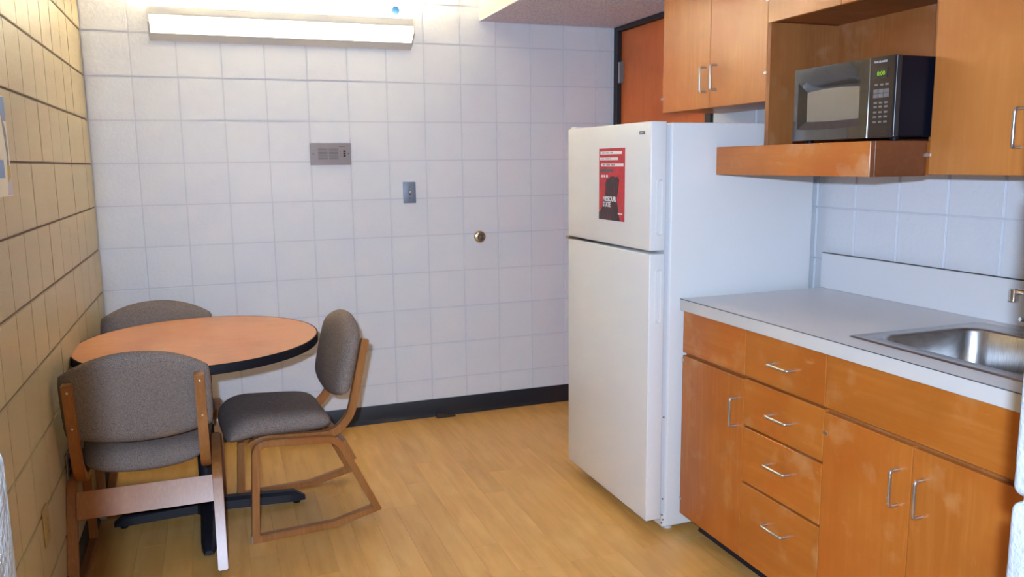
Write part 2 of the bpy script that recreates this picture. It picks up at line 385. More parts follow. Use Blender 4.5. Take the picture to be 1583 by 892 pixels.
# flyer on the freezer door
fy = thing('flyer', 'red printed flyer with white lettering stuck on the freezer door', 'flyer', (FX-.001, -1.462, 1.188))
PX = FX-.0013; PY0, PY1, PZ0, PZ1 = -1.353, -1.570, 1.188, 1.469
PU = lambda u, v, d=0: (PX-d, PY0+(PY1-PY0)*u, PZ0+(PZ1-PZ0)*v)
bobj('sheet', (PX, FX-.0002, PY1, PY0, PZ0, PZ1), 'red', fy)
def patch(name, pts, d, m, parent):
    bm = bmesh.new(); prism(bm, pts, lambda u, v: PU(u, v, d-.0004), lambda u, v: PU(u, v, d)); return obj(name, bm, m, parent)
sil = [(0, 0), (.84, 0), (.80, .07), (.77, .16), (.73, .25), (.72, .33), (.76, .41), (.78, .49), (.80, .57), (.74, .61), (.66, .60), (.56, .615), (.46, .605), (.38, .575), (.30, .56), (.26, .50), (.27, .42), (.24, .32), (.17, .21), (.08, .13), (0, .10)]
patch('dark_shape', sil, .0006, 'charcoal', fy)
for (u0, u1, v0, v1) in ((.06, .90, .915, .955), (.04, .76, .835, .872), (.09, .96, .748, .79)):
    s_ = patch('white_strip', [(u0, v0), (u1, v0), (u1, v1), (u0, v1)], .0010, 'whiteprint', fy)
    n = int((u1-u0)*22)
    for k in range(n):
        if k % 5 == 4 or k < 1 or k > n*.72: continue
        u = u0+.04+k*.036; patch('tiny_print', [(u, v0+.012), (u+.024, v0+.012), (u+.024, v1-.012), (u, v1-.012)], .0013, 'inkgrey', s_)
patch('black_strip', [(.05, .672), (.56, .672), (.56, .712), (.05, .712)], .0010, 'inkgrey', fy)
for k in range(3): patch('white_square', [(.10+k*.10, .595), (.16+k*.10, .595), (.16+k*.10, .630), (.10+k*.10, .630)], .0010, 'whiteprint', fy)
text('lettering', 'MISSOURI', .027, 'whiteprint', fy, PU(.18, .265, .0012), (0, -1, 0), (0, 0, 1), .113, bold=.0006)
text('lettering', 'STATE', .027, 'whiteprint', fy, PU(.18, .185, .0012), (0, -1, 0), (0, 0, 1), .064, bold=.0006)
patch('tiny_print', [(.76, .095), (.93, .095), (.93, .110), (.76, .110)], .0010, 'whiteprint', fy)

# ------------------------------------------------------------------ base cabinets
CX = 2.120                                   # face of doors and drawers
def pull(parent, y, z, length=.096, vertical=True, x=None, so=.030):
    x = CX if x is None else x
    q = fillet([(0, 0), (so, 0), (so, length), (0, length)], [0, .010, .010, 0], 5)
    P = [(x+.001-d, y, z-length/2+s) if vertical else (x+.001-d, y+length/2-s, z) for d, s in q]
    bm = bmesh.new(); tube(bm, P, .0046, 10); o = obj('handle', bm, 'handle', parent, .7); o['label'] = 'satin metal wire pull'; return o
def hingepin(parent, y, z, x):
    bm = bmesh.new(); tube(bm, [(x-.002, y, z), (x+.016, y, z)], .006, 8); box(bm, x-.003, x+.004, y-.008, y+.008, z-.004, z+.004); obj('hinge', bm, 'handle', parent)
def carcass(t, y0, y1, rails):
    """y0 > y1"""
    for y in (y0, y1+.018): bobj('side_panel', (2.1385, 2.748, y-.018, y, .092, .876), 'cabin', t)
    bobj('bottom_panel', (2.1385, 2.748, y1+.0185, y0-.0185, .092, .108), 'cabin', t)
    bobj('back_panel', (2.740, 2.748, y1+.0185, y0-.0185, .109, .876), 'cabin', t)
    bm = bmesh.new()
    for z in rails: box(bm, 2.1387, 2.158, y1+.0185, y0-.0185, z-.018, z+.018)
    obj('face_rail', bm, 'cabin', t)
    bm = bmesh.new(); box(bm, 2.220, 2.748, y1+.0005, y0-.0005, .001, .0915); tk = obj('toe_kick', bm, 'vinyl', t)
    bm = bmesh.new(); prism(bm, [(0, 0), (.014, 0), (.010, .010), (.004, .022), (.004, .075), (0, .078)], lambda d, z: (2.2198-d, y0, z+.0008), lambda d, z: (2.2198-d, y1, z+.0008)); obj('cove_base', bm, 'vinyl', tk, .5)
def front(name, t, y0, y1, z0, z1, m, x=CX):
    return bobj(name, (x, x+.018, y1+.0016, y0-.0016, z0, z1), m, t, .0012)
BY = (-1.797, -2.173, -2.546, -3.180)
t = thing('base_cabinet', 'narrow honey wood base cabinet with one tall door, next to the refrigerator', 'cabinet', (2.44, (BY[0]+BY[1])/2, 0))
carcass(t, BY[0], BY[1], (.711, .858))
front('false_drawer', t, BY[0], BY[1], .719, .874, 'cabh')
d = front('door', t, BY[0], BY[1], .090, .706, 'cab'); pull(d, -2.136, .587)
for z in (.690, .150): hingepin(d, BY[0]-.008, z, CX)
t = thing('drawer_cabinet', 'honey wood base cabinet with a stack of four drawers', 'cabinet', (2.44, (BY[1]+BY[2])/2, 0))
carcass(t, BY[1], BY[2], (.715, .551, .357, .858))
for z0, z1, hz in ((.720, .874, .793), (.5555, .711, .628), (.362, .547, .467), (.090, .353, .266)):
    d = front('drawer', t, BY[1], BY[2], z0, z1, 'cabh'); pull(d, -2.364, hz, vertical=False)
t = thing('sink_cabinet', 'wide honey wood cabinet with two doors under the sink', 'cabinet', (2.44, (BY[2]+BY[3])/2, 0))
carcass(t, BY[2], BY[3], (.711,))
front('false_front', t, BY[2], BY[3], .719, .874, 'cabh')
d = front('door', t, BY[2], -2.862, .090, .704, 'cab'); pull(d, -2.822, .585); hingepin(d, BY[2]-.009, .645, CX)
d = front('door', t, -2.862, BY[3], .090, .704, 'cab'); pull(d, -2.900, .585)
bobj('filler_panel', (CX, CX+.018, YF+.004, BY[3]-.002, .090, .874), 'cab', t, .001)

# countertop with backsplash and the sink hole
CT, CB = .920, .878
SX0, SX1, SY0, SY1 = 2.185, 2.695, -3.12, -2.545       # sink rim
ct = thing('countertop', 'grey laminate countertop with low backsplash, on the base cabinets', 'countertop', (2.44, -2.75, CB))
HX0, HX1, HY0, HY1 = SX0+.016, SX1-.016, SY0+.016, SY1-.016
CY0, CY1 = YF+.003, -1.800
bm = bmesh.new()
for b in ((2.106, HX0, CY0, CY1), (HX1, 2.757, CY0, CY1), (HX0, HX1, HY1, CY1), (HX0, HX1, CY0, HY0)): box(bm, *b, CB, CT)
obj('slab', bm, 'laminate', ct)
eb = bobj('edge_band', (2.1040, 2.1058, CY0, CY1, CB, CT-.0022), 'laminate_edge', ct)
bobj('seam', (2.1044, 2.1060, CY0, CY1, CT-.0022, CT-.0002), 'seam', eb)
bobj('end_band', (2.106, 2.757, CY1+.0001, CY1+.0016, CB, CT-.001), 'laminate_edge', ct)
bs = bobj('backsplash', (2.742, 2.757, CY0, -1.792, CT+.0003, 1.056), 'laminate', ct, .0012)
bobj('seam', (2.7425, 2.7572, CY0, -1.793, 1.056, 1.0578), 'seam', bs)

# ------------------------------------------------------------------ sink
sk = thing('sink', 'stainless steel drop-in sink set into the grey countertop', 'sink', (2.44, -2.83, CT))
BX0, BX1, BYY0, BYY1 = 2.242, 2.600, -3.065, -2.598
loops = [(rrect(SX0, SX1, SY0, SY1, .020, 6), CT+.0004), (rrect(SX0+.006, SX1-.006, SY0+.006, SY1-.006, .019, 6), CT+.0032), (rrect(SX0+.014, SX1-.014, SY0+.014, SY1-.014, .018, 6), CT+.0034), (rrect(SX0+.020, SX1-.020, SY0+.020, SY1-.020, .016, 6), CT+.0015)]
def rim_loop(e, r): return rrect(BX0-e, BX1+e, BYY0-e, BYY1+e, r, 6)
loops += [(rim_loop(.016, .075), CT+.0015), (rim_loop(.010, .070), CT+.0035), (rim_loop(.004, .065), CT+.0015), (rim_loop(0, .062), CT-.006), (rim_loop(-.008, .058), CT-.10), (rim_loop(-.016, .052), CT-.145), (rim_loop(-.034, .046), CT-.163), (rim_loop(-.07, .04), CT-.168)]
bm = bmesh.new(); rings = [[bm.verts.new((x, y, z)) for x, y in lp] for lp, z in loops]; n = len(rings[0])
for a, b in zip(rings, rings[1:]):
    for i in range(n): bm.faces.new((a[i], a[(i+1) % n], b[(i+1) % n], b[i]))
bm.faces.new(rings[-1]); obj('basin', bm, 'steel', sk, .9)
bm = bmesh.new(); lathe(bm, [(.045, -.1675), (.043, -.165), (.036, -.166), (.033, -.172), (.001, -.174)], 'z', (2.42, -2.83, CT)); dr = obj('drain', bm, 'chrome', sk, .6)
fa = thing('faucet', 'chrome swivel faucet behind the stainless sink', 'faucet', (2.655, -2.83, CT+.0015))
bm = bmesh.new(); prism(bm, rrect(2.632, 2.674, -2.93, -2.73, .018, 6), lambda x, y: (x, y, CT+.002), lambda x, y: (x, y, CT+.016)); obj('base_plate', bm, 'chrome', fa, .6)
bm = bmesh.new(); tube(bm, [(2.653, -2.83, CT+.016), (2.653, -2.83, CT+.055)], .015, 16)
sp = fillet([(-2.83, CT+.05), (-2.83, CT+.118), (-2.690, CT+.118)], [0, .04, 0], 8); tube(bm, [(2.653, y, z) for y, z in sp], .009, 12); s_ = obj('spout', bm, 'chrome', fa, .8)
bm = bmesh.new(); tube(bm, [(2.653, -2.683, CT+.124), (2.653, -2.683, CT+.090)], .0125, 14); obj('aerator', bm, 'chrome', fa, .6)
for y in (-2.90, -2.76):
    bm = bmesh.new(); lathe(bm, [(.016, .016), (.016, .035), (.009, .038), (.009, .045)], 'z', (2.653, y, CT)); tube(bm, [(2.653, y, CT+.043), (2.600, y+(.012 if y > -2.83 else -.012), CT+.052)], [.008, .006], 10); obj('lever', bm, 'chrome', fa, .6)

# ------------------------------------------------------------------ wall cabinets
UX = 2.440
def upper_body(t, y0, y1, z0, z1):
    bm = bmesh.new(); box(bm, UX+.0185, 2.757, y1+.0005, y0-.0005, z0, z1); obj('case', bm, 'cabup', t)
UY = (-1.083, -1.808, -2.549, -3.186)
ZT = SOF-.001
t = thing('wall_cabinet', 'two-door honey wood wall cabinet hung above the refrigerator', 'cabinet', (2.6, (UY[0]+UY[1])/2, 1.628))
upper_body(t, UY[0], UY[1], 1.630, ZT)
d = front('door', t, UY[0], -1.448, 1.628, ZT, 'cabup', UX); pull(d, -1.420, 1.742, x=UX); hingepin(d, UY[0]+.002, 1.69, UX)
d = front('door', t, -1.448, UY[1], 1.628, ZT, 'cabup', UX); pull(d, -1.494, 1.744, x=UX)
for z in (1.730, 1.985): hingepin(d, UY[1]+.004, z, UX)
t = thing('microwave_cabinet', 'open wooden niche cabinet with jutting shelf that holds the microwave', 'cabinet', (2.5, (UY[1]+UY[2])/2, 1.366))
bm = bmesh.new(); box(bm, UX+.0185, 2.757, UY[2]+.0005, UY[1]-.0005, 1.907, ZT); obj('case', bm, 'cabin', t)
for a, b in ((UY[1], -2.173), (-2.173, UY[2])): d = front('door', t, a, b, 1.903, ZT, 'cabup', UX)
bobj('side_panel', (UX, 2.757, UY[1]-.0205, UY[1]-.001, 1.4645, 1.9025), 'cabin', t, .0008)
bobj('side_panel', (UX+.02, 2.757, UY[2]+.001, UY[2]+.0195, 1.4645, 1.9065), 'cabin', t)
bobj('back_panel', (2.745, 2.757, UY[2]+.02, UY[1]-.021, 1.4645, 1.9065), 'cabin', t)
sh = bobj('shelf', (2.268, 2.757, UY[2]+.0195, -1.792, 1.368, 1.464), 'shelf', t, .0008)
bobj('shelf_front', (2.250, 2.2678, UY[2]+.0195, -1.790, 1.366, 1.465), 'shelf', sh, .001)
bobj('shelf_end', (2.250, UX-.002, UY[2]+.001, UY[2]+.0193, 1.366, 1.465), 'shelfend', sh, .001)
t = thing('wall_cabinet', 'tall honey wood wall cabinet hung over the sink', 'cabinet', (2.6, (UY[2]+UY[3])/2, 1.370))
bm = bmesh.new(); box(bm, UX+.0185, 2.757, UY[3], UY[2]-.0005, 1.372, ZT); obj('case', bm, 'cabup', t)
d = front('door', t, UY[2]-.003, -2.868, 1.370, ZT, 'cabup', UX); pull(d, -2.832, 1.489, x=UX); hingepin(d, UY[2]-.001, 1.425, UX)
d = front('door', t, -2.868, UY[3], 1.370, ZT, 'cabup', UX); pull(d, -2.905, 1.489, x=UX)

# ------------------------------------------------------------------ microwave
MX, MYL, MYR, MZ0, MZ1 = 2.300, -2.132, -2.542, 1.476, 1.699
mw = thing('microwave', 'black countertop microwave standing on the wooden niche shelf', 'microwave', (2.46, (MYL+MYR)/2, 1.4655))
bm = bmesh.new(); box(bm, MX+.028, 2.640, MYR+.002, MYL-.002, MZ0, MZ1); bev(bm, .006, 3); obj('case', bm, 'blackcase', mw, .5)
MS = -2.459                                   # split between door and control panel
def mwpanel(name, ya, yb, za, zb, bulge, m, parent, hole=None):
    """front slab whose face swells slightly outwards; ya > yb"""
    bm = bmesh.new(); N = 10; fr_ = []; bk = []
    for i in range(N+1):
        y = ya+(yb-ya)*i/N; s = (y-MYL)/(MYR-MYL)*2-1; x = MX+.006*s*s
        fr_.append((bm.verts.new((x, y, za)), bm.verts.new((x, y, zb)))); bk.append((bm.verts.new((MX+.0275, y, za)), bm.verts.new((MX+.0275, y, zb))))
    for i in range(N):
        bm.faces.new((fr_[i][0], fr_[i+1][0], fr_[i+1][1], fr_[i][1])); bm.faces.new((bk[i][0], bk[i][1], bk[i+1][1], bk[i+1][0]))
        bm.faces.new((fr_[i][1], fr_[i+1][1], bk[i+1][1], bk[i][1])); bm.faces.new((fr_[i][0], bk[i][0], bk[i+1][0], fr_[i+1][0]))
    for e in (0, N): bm.faces.new((fr_[e][0], fr_[e][1], bk[e][1], bk[e][0]))
    return obj(name, bm, m, parent, .6)
mxf = lambda y: MX+.006*((y-MYL)/(MYR-MYL)*2-1)**2
# door: glossy frame round a bevelled window recess
bm = bmesh.new(); y0, y1, z0, z1 = MYL, MS+.001, MZ0-.001, MZ1
def loop(ya, yb, za, zb, dx, arch=0, nseg=8, xin=None):
    P = []
    for k in range(nseg): P.append((ya+(yb-ya)*k/nseg, za-arch*.5*math.sin(math.pi*k/nseg)))
    for k in range(4): P.append((yb, za+(zb-za)*k/4))
    for k in range(nseg): P.append((yb+(ya-yb)*k/nseg, zb+arch*math.sin(math.pi*k/nseg)))
    for k in range(4): P.append((ya, zb+(za-zb)*k/4))
    return [bm.verts.new(((mxf(y) if xin is None else xin)+dx, y, z)) for y, z in P]
R_ = [loop(y0, y1, z0, z1, 0, xin=MX+.0275), loop(y0, y1, z0, z1, .001), loop(y0-.001, y1+.001, z0+.001, z1-.001, 0), loop(y0-.021, y1+.035, z0+.036, z1-.042, 0, .008), loop(y0-.048, y1+.044, z0+.060, z1-.074, .016, .006)]
n = len(R_[0])
for a, b in zip(R_, R_[1:]):
    for i in range(n): bm.faces.new((a[i], a[(i+1) % n], b[(i+1) % n], b[i]))
door_ = obj('door', bm, 'mwglass', mw, .5)
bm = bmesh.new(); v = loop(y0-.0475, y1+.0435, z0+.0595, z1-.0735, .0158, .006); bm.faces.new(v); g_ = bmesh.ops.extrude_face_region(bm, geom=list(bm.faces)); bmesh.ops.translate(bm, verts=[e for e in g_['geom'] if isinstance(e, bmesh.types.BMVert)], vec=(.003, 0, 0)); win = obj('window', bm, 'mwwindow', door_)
cp = mwpanel('control_panel', MS-.001, MYR, MZ0-.001, MZ1, 0, 'panel', mw)
cx = lambda y, d=.0008: mxf(y)-d
def cpatch(name, ya, yb, za, zb, m, parent, d=.0012):
    bm = bmesh.new(); box(bm, min(mxf(ya), mxf(yb))-d, mxf((ya+yb)/2)+.001, yb, ya, za, zb); return obj(name, bm, m, parent)
bobj('panel_edge', (MX+.010, MX+.0280, MYR-.006, MYR-.0002, MZ0, MZ1-.001), 'blackpl', mw, .001)
cpatch('display_window', -2.472, -2.522, 1.640, 1.668, 'blackpl', cp)
text('digits', '0:00', .017, 'lcd', cp, (cx(-2.49, .0030), -2.487, 1.647), (0, -1, 0), (0, 0, 1), .028)
text('brand_lettering', 'FRIGIDAIRE', .0085, 'logo', cp, (cx(-2.50, .0016), -2.472, 1.682), (0, -1, 0), (0, 0, 1), .048)
for r_ in range(2):
    for c_ in range(3):
        y = -2.476-c_*.0185; o = cpatch('button', y, y-.0165, 1.5985-r_*.0125, 1.6095-r_*.0125, 'btn', cp, .0020)
for r_, z in enumerate((1.622, 1.572, 1.561, 1.546, 1.533, 1.519)):
    for c_ in range(3):
        y = -2.479-c_*.0185; cpatch('button', y, y-.0105, z-.0025, z+.0025, 'btnl', cp, .0018)
cpatch('door_release', -2.471, -2.530, 1.480, 1.506, 'panel', cp, .0025)
for (x, y) in ((MX+.05, MYL-.03), (MX+.05, MYR+.03), (2.61, MYL-.03), (2.61, MYR+.03)):
    bm = bmesh.new(); lathe(bm, [(.012, 1.4655), (.014, 1.4775)], 'z', (x, y, 0), 14); obj('foot', bm, 'blackcase', mw, .6)

# ------------------------------------------------------------------ fluorescent wall light
LX0, LX1 = .298, 1.556
li = thing('fluorescent_light', 'long white fluorescent wall light, lit, high on the white block wall', 'light fixture', ((LX0+LX1)/2, 0, 2.01))
def strip(name, prof, x0, x1, m, parent, th=.0015, smooth=.3):
    bm = bmesh.new(); P = [Vector(p) for p in prof]; off = []
    for i, p in enumerate(P):
        a = P[max(i-1, 0)]; b = P[min(i+1, len(P)-1)]; d = (b-a).normalized(); off.append(p+Vector((d.y, -d.x))*th)
    poly = P+off[::-1]; prism(bm, [tuple(p) for p in poly], lambda y, z: (x0, y, z), lambda y, z: (x1, y, z)); return obj(name, bm, m, parent, smooth)
strip('back_channel', [(-.0015, 2.012), (-.0015, 2.120), (-.030, 2.120), (-.030, 2.060)], LX0+.004, LX1-.004, 'lamp_white', li)
strip('bottom_ledge', [(-.0015, 2.010), (-.040, 2.036), (-.046, 2.040)], LX0, LX1, 'lamp_white', li, .002)
strip('top_lip', [(-.1000, 2.114), (-.1030, 2.122), (-.1035, 2.153), (-.095, 2.1545)], LX0, LX1, 'lamp_white', li, .002)
strip('lens', [(-.0455, 2.0405), (-.098, 2.080), (-.0995, 2.088), (-.0995, 2.114)], LX0+.006, LX1-.006, 'lens', li, .0015)
for x0 in (LX0-.004, LX1-.006):
    bm = bmesh.new(); prism(bm, [(-.0015, 2.010), (-.040, 2.034), (-.103, 2.080), (-.1055, 2.155), (-.0015, 2.154)], lambda y, z: (x0, y, z), lambda y, z: (x0+.010, y, z)); obj('end_cap', bm, 'lamp_white', li)
for y in (-.068,):
    bm = bmesh.new(); tube(bm, [(LX0+.03, y, 2.096), (LX1-.03, y, 2.096)], .0125, 12); obj('tube', bm, 'tube', li, .7)
    for x in (LX0+.018, LX1-.018):
        bm = bmesh.new(); box(bm, x-.008, x+.008, y-.012, y+.038, 2.075, 2.113); obj('lamp_holder', bm, 'lamp_white', li)
bm = bmesh.new(); lathe(bm, [(.005, .002), (.004, -.003), (.001, -.004)], 'y', (1.338, -.022, 2.0205), 10); obj('screw', bm, 'bolt', li, .6)

# ------------------------------------------------------------------ small things on the back wall
se = thing('wall_sensor', 'small round white wall sensor with a blue face above the wall light', 'sensor', (1.478, 0, 2.20))
bm = bmesh.new(); lathe(bm, [(.036, -.0009), (.036, -.010), (.030, -.018), (.022, -.020)], 'y', (1.478, 0, 2.203), 28); obj('body', bm, 'sensor_white', se, .5)
bm = bmesh.new(); lathe(bm, [(.022, -.0195), (.021, -.023), (.012, -.0245), (.001, -.025)], 'y', (1.478, 0, 2.203), 24); obj('dome', bm, 'sensor_blue', se, .8)

ic = thing('intercom_panel', 'brushed metal intercom speaker plate with two louvred grilles on the block wall', 'intercom', (1.1165, 0, 1.417))
IX0, IX1, IZ0, IZ1 = 1.012, 1.221, 1.417, 1.529
bobj('plate', (IX0, IX1, -.010, -.0015, IZ0, IZ1), 'steelplate', ic, .0015)
for gx in (1.052, 1.107):
    bm = bmesh.new(); box(bm, gx, gx+.048, -.0106, -.0098, 1.445, 1.504); gr = obj('grille', bm, 'inkgrey', ic)
    for k in range(8): bobj('louvre', (gx, gx+.048, -.0130, -.0104, 1.4465+k*.0073, 1.4505+k*.0073), 'steelplate', gr)
for k in range(3):
    b_ = bobj('button', (1.180, 1.192, -.0165, -.0098, 1.459+k*.0115, 1.467+k*.0115), 'dark', ic, .001)
    bobj('print_line', (1.160, 1.174, -.0104, -.0099, 1.462+k*.0115, 1.464+k*.0115), 'inkgrey', ic)
bobj('print_line', (1.160, 1.190, -.0104, -.0099, 1.509, 1.5125), 'inkgrey', ic)
for x in (1.027, 1.207):
    bm = bmesh.new(); lathe(bm, [(.004, -.0098), (.0035, -.0125), (.001, -.013)], 'y', (x, 0, 1.474), 10); obj('screw', bm, 'inkgrey', ic, .6)

sw = thing('light_switch', 'galvanised metal light switch plate with one toggle on the block wall', 'light switch', (1.5265, 0, 1.21))
bobj('plate', (1.492, 1.561, -.0075, -.0012, 1.208, 1.321), 'bluesteel', sw, .002, 2)
bobj('toggle_slot', (1.5215, 1.5315, -.0080, -.0070, 1.253, 1.276), 'seam', sw)
bm = bmesh.new(); prism(bm, [(-.0065, 1.258), (-.0180, 1.268), (-.0180, 1.274), (-.0065, 1.272)], lambda y, z: (1.5225, y, z), lambda y, z: (1.5305, y, z)); obj('toggle', bm, 'ivory', sw)
for z in (1.234, 1.296):
    bm = bmesh.new(); lathe(bm, [(.0035, -.0070), (.003, -.0092), (.001, -.0094)], 'y', (1.5265, 0, z), 10); obj('screw', bm, 'inkgrey', sw, .6)

wb = thing('door_bumper', 'round brassy wall door stop with a dark centre on the block wall', 'door stop', (1.921, 0, 1.009))
bm = bmesh.new(); lathe(bm, [(.033, -.0012), (.033, -.006), (.029, -.012), (.018, -.015), (.014, -.010)], 'y', (1.921, 0, 1.009), 28); obj('flange', bm, 'brass', wb, .6)
bm = bmesh.new(); lathe(bm, [(.0135, -.008), (.0125, -.018), (.008, -.022), (.001, -.0225)], 'y', (1.921, 0, 1.009), 20); obj('rubber_bumper', bm, 'inkgrey', wb, .7)
for s in (-1, 1):
    bm = bmesh.new(); lathe(bm, [(.0035, -.011), (.003, -.0155), (.001, -.016)], 'y', (1.921+s*.022, 0, 1.009), 10); obj('screw', bm, 'bolt', wb, .6)

wd = thing('door_wedge', 'dark brown rubber door wedge on the floor against the black baseboard', 'door wedge', (1.69, -.035, 0))
bm = bmesh.new(); prism(bm, [(-.030, .0005), (-.030, .026), (-.020, .027), (.075, .012), (.077, .0005)], lambda x, z: (1.665+x, -.055, z), lambda x, z: (1.665+x, -.022, z)); obj('wedge', bm, 'wedge', wd)
bm = bmesh.new(); box(bm, 1.640, 1.652, -.050, -.027, .026, .029); obj('rib', bm, 'wedge', wd)

# ------------------------------------------------------------------ things on the tan wall
po = thing('poster', 'white-bordered printed poster with blue and ochre picture on the tan wall', 'poster', (.0025, -1.95, 1.34))
QY0, QY1, QZ0, QZ1 = -2.15, -1.722, 1.343, 1.612
bobj('sheet', (.0012, .0028, QY0, QY1, QZ0, QZ1), 'paper', po)
def ppatch(name, pts, m, d):
    bm = bmesh.new(); prism(bm, pts, lambda y, z: (.0026, y, z), lambda y, z: (.0026+d, y, z)); obj(name, bm, m, po)
ppatch('blue_print', [(-2.12, 1.545), (-1.724, 1.545), (-1.724, 1.610), (-2.12, 1.610)], 'pblue', .0004)
ppatch('grey_print', [(-2.12, 1.420), (-1.740, 1.420), (-1.735, 1.47), (-1.742, 1.52), (-1.765, 1.555), (-1.81, 1.58), (-2.12, 1.59)], 'pgrey', .0007)
ppatch('ochre_print', [(-2.12, 1.378), (-1.775, 1.378), (-1.729, 1.395), (-1.729, 1.425), (-2.12, 1.425)], 'pochre', .0009)
ppatch('lavender_print', [(-1.78, 1.346), (-1.724, 1.346), (-1.724, 1.394), (-1.78, 1.375)], 'plav', .0005)
ppatch('white_panel', [(-2.13, 1.346), (-1.785, 1.346), (-1.760, 1.46), (-1.785, 1.56), (-1.80, 1.56), (-2.13, 1.50)], 'paper', .0012)
ppatch('blue_border', [(-2.10, 1.392), (-1.802, 1.392), (-1.802, 1.440), (-2.10, 1.440)], 'pblue', .0014)
def outlet(label, y, z, plate, sock):
    t = thing('power_outlet', label, 'outlet', (.001, y, z-.057))
    bobj('plate', (.0012, .0065, y-.035, y+.035, z-.057, z+.057), plate, t, .0015)
    for s in (-1, 1):
        bm = bmesh.new(); prism(bm, rrect(-.017, .017, -.014, .014, .011, 4), lambda a, b: (.006, y+a, z+s*.020+b), lambda a, b: (.0085, y+a, z+s*.020+b)); q = obj('socket', bm, sock, t, .6)
        for a in (-.006, .006): bobj('slot', (.0084, .0088, y+a-.001, y+a+.001, z+s*.020-.002, z+s*.020+.006), 'dark', q)
    return t
outlet('steel power outlet with black sockets on tan wall behind the chair', -1.320, .400, 'steelplate', 'dark')
outlet('tan power outlet blending into the tan block wall', -1.745, .380, 'tanplate', 'tanplate')

# ------------------------------------------------------------------ round table
TX, TY = .440, -.941
tb = thing('round_table', 'round orange-brown laminate table with black edge and pedestal', 'table', (TX, TY, 0))
def tilt(bm):
    bm.transform(Matrix.Translation((-TX, -TY, -.74))); bm.transform(Matrix.Rotation(.0155, 4, 'X') @ Matrix.Rotation(-.007, 4, 'Y')); bm.transform(Matrix.Translation((TX, TY, .74)))
bm = bmesh.new(); lathe(bm, [(.4525, .708), (.4525, .740)], 'z', (TX, TY, 0), 96); tilt(bm); obj('tabletop', bm, 'tabletop', tb, .6)
bm = bmesh.new(); pr = [(.4527, .7075), (.456, .706), (.4585, .709), (.4585, .7375), (.457, .7402), (.4527, .7405)]
rr_ = []
for r, h in pr: rr_.append([bm.verts.new((TX+r*math.cos(2*math.pi*k/96), TY+r*math.sin(2*math.pi*k/96), h)) for k in range(96)])
for a, b in zip(rr_, rr_[1:]+rr_[:1]):
    for k in range(96): bm.faces.new((a[k], a[(k+1) % 96], b[(k+1) % 96], b[k]))
tilt(bm); obj('edge_band', bm, 'edge', tb, .6)
bm = bmesh.new(); lathe(bm, [(.030, .045), (.030, .690)], 'z', (TX-.010, TY+.008, 0), 24); col_ = obj('column', bm, 'blackmetal', tb, .6)
bm = bmesh.new(); box(bm, TX-.18, TX+.18, TY-.03, TY+.03, .684, .700); box(bm, TX-.03, TX+.03, TY-.18, TY+.18, .684, .700); obj('mounting_spider', bm, 'blackmetal', tb)
bm = bmesh.new(); lathe(bm, [(.052, .022), (.050, .075), (.036, .092), (.031, .095)], 'z', (TX-.010, TY+.008, 0), 24); obj('hub', bm, 'blackmetal', tb, .5)
for ang, ln in ((0, .385), (90, .385), (180, .352), (270, .40)):
    bm = bmesh.new(); N = 9; prev = None; rings = []
    for i in range(N):
        t_ = i/(N-1); d_ = .03+(ln-.03)*t_; wdt = .030-.004*t_; top = .074-.020*t_-(.018*max(0, (t_-.85)/.15)**2); bot = .026-.014*t_
        if i == N-1: wdt *= .62; top -= .008
        rings.append([bm.verts.new((d_, sx*wdt*k, z)) for sx, k, z in ((-1, 1, bot), (-1, 1, top-.012), (-1, .55, top), (1, .55, top), (1, 1, top-.012), (1, 1, bot))])
    for a, b in zip(rings, rings[1:]):
        for k in range(6): bm.faces.new((a[k], a[(k+1) % 6], b[(k+1) % 6], b[k]))
    bm.faces.new(rings[0]); bm.faces.new(rings[-1])
    X = Matrix.Translation((TX-.010, TY+.008, 0)) @ Matrix.Rotation(math.radians(ang), 4, 'Z'); bm.transform(X)
    f_ = obj('foot', bm, 'blackmetal', tb, .5)
    bm = bmesh.new(); lathe(bm, [(.014, .0005), (.015, .012), (.008, .014), (.008, .030)], 'z', X @ Vector((ln-.035, 0, 0)), 14); obj('glide', bm, 'edge', f_, .6)

# ------------------------------------------------------------------ chairs (local: x across, y towards the rear, z up; origin on the floor at the front feet)
def ribbon(pts, th, x0, x1, closed=False):
    """bent strip of ply: thickness th about the centre line pts (y, z), from x0 to x1"""
    bm = bmesh.new(); n = len(pts); L = []; Rr = []
    for i, p in enumerate(pts):
        a = pts[i-1] if (i or closed) else p; b = pts[(i+1) % n] if (i < n-1 or closed) else p
        d1 = (Vector(p)-Vector(a)); d2 = (Vector(b)-Vector(p))
        d1 = d1.normalized() if d1.length > 1e-9 else d2.normalized(); d2 = d2.normalized() if d2.length > 1e-9 else d1
        nn = (Vector((-d1.y, d1.x))+Vector((-d2.y, d2.x))); nn.normalize(); k = 1/max(.5, nn.dot(Vector((-d1.y, d1.x))))
        L.append(Vector(p)+nn*th/2*k); Rr.append(Vector(p)-nn*th/2*k)
    V = [[bm.verts.new((x, q.x, q.y)) for q in S] for S in (L, Rr) for x in (x0, x1)]   # L0 L1 R0 R1
    m = n if closed else n-1
    for i in range(m):
        j = (i+1) % n
        bm.faces.new((V[0][i], V[0][j], V[1][j], V[1][i])); bm.faces.new((V[2][i], V[3][i], V[3][j], V[2][j]))
        bm.faces.new((V[0][i], V[2][i], V[2][j], V[0][j])); bm.faces.new((V[1][i], V[1][j], V[3][j], V[3][i]))
    if not closed:
        for e in (0, n-1): bm.faces.new((V[0][e], V[1][e], V[3][e], V[2][e]))
    bmesh.ops.recalc_face_normals(bm, faces=bm.faces)
    sharp = [e for e in bm.edges if len(e.link_faces) == 2 and e.calc_face_angle(0) > 1.2]
    bmesh.ops.bevel(bm, geom=sharp, offset=.003, segments=2, affect='EDGES')
    return bm
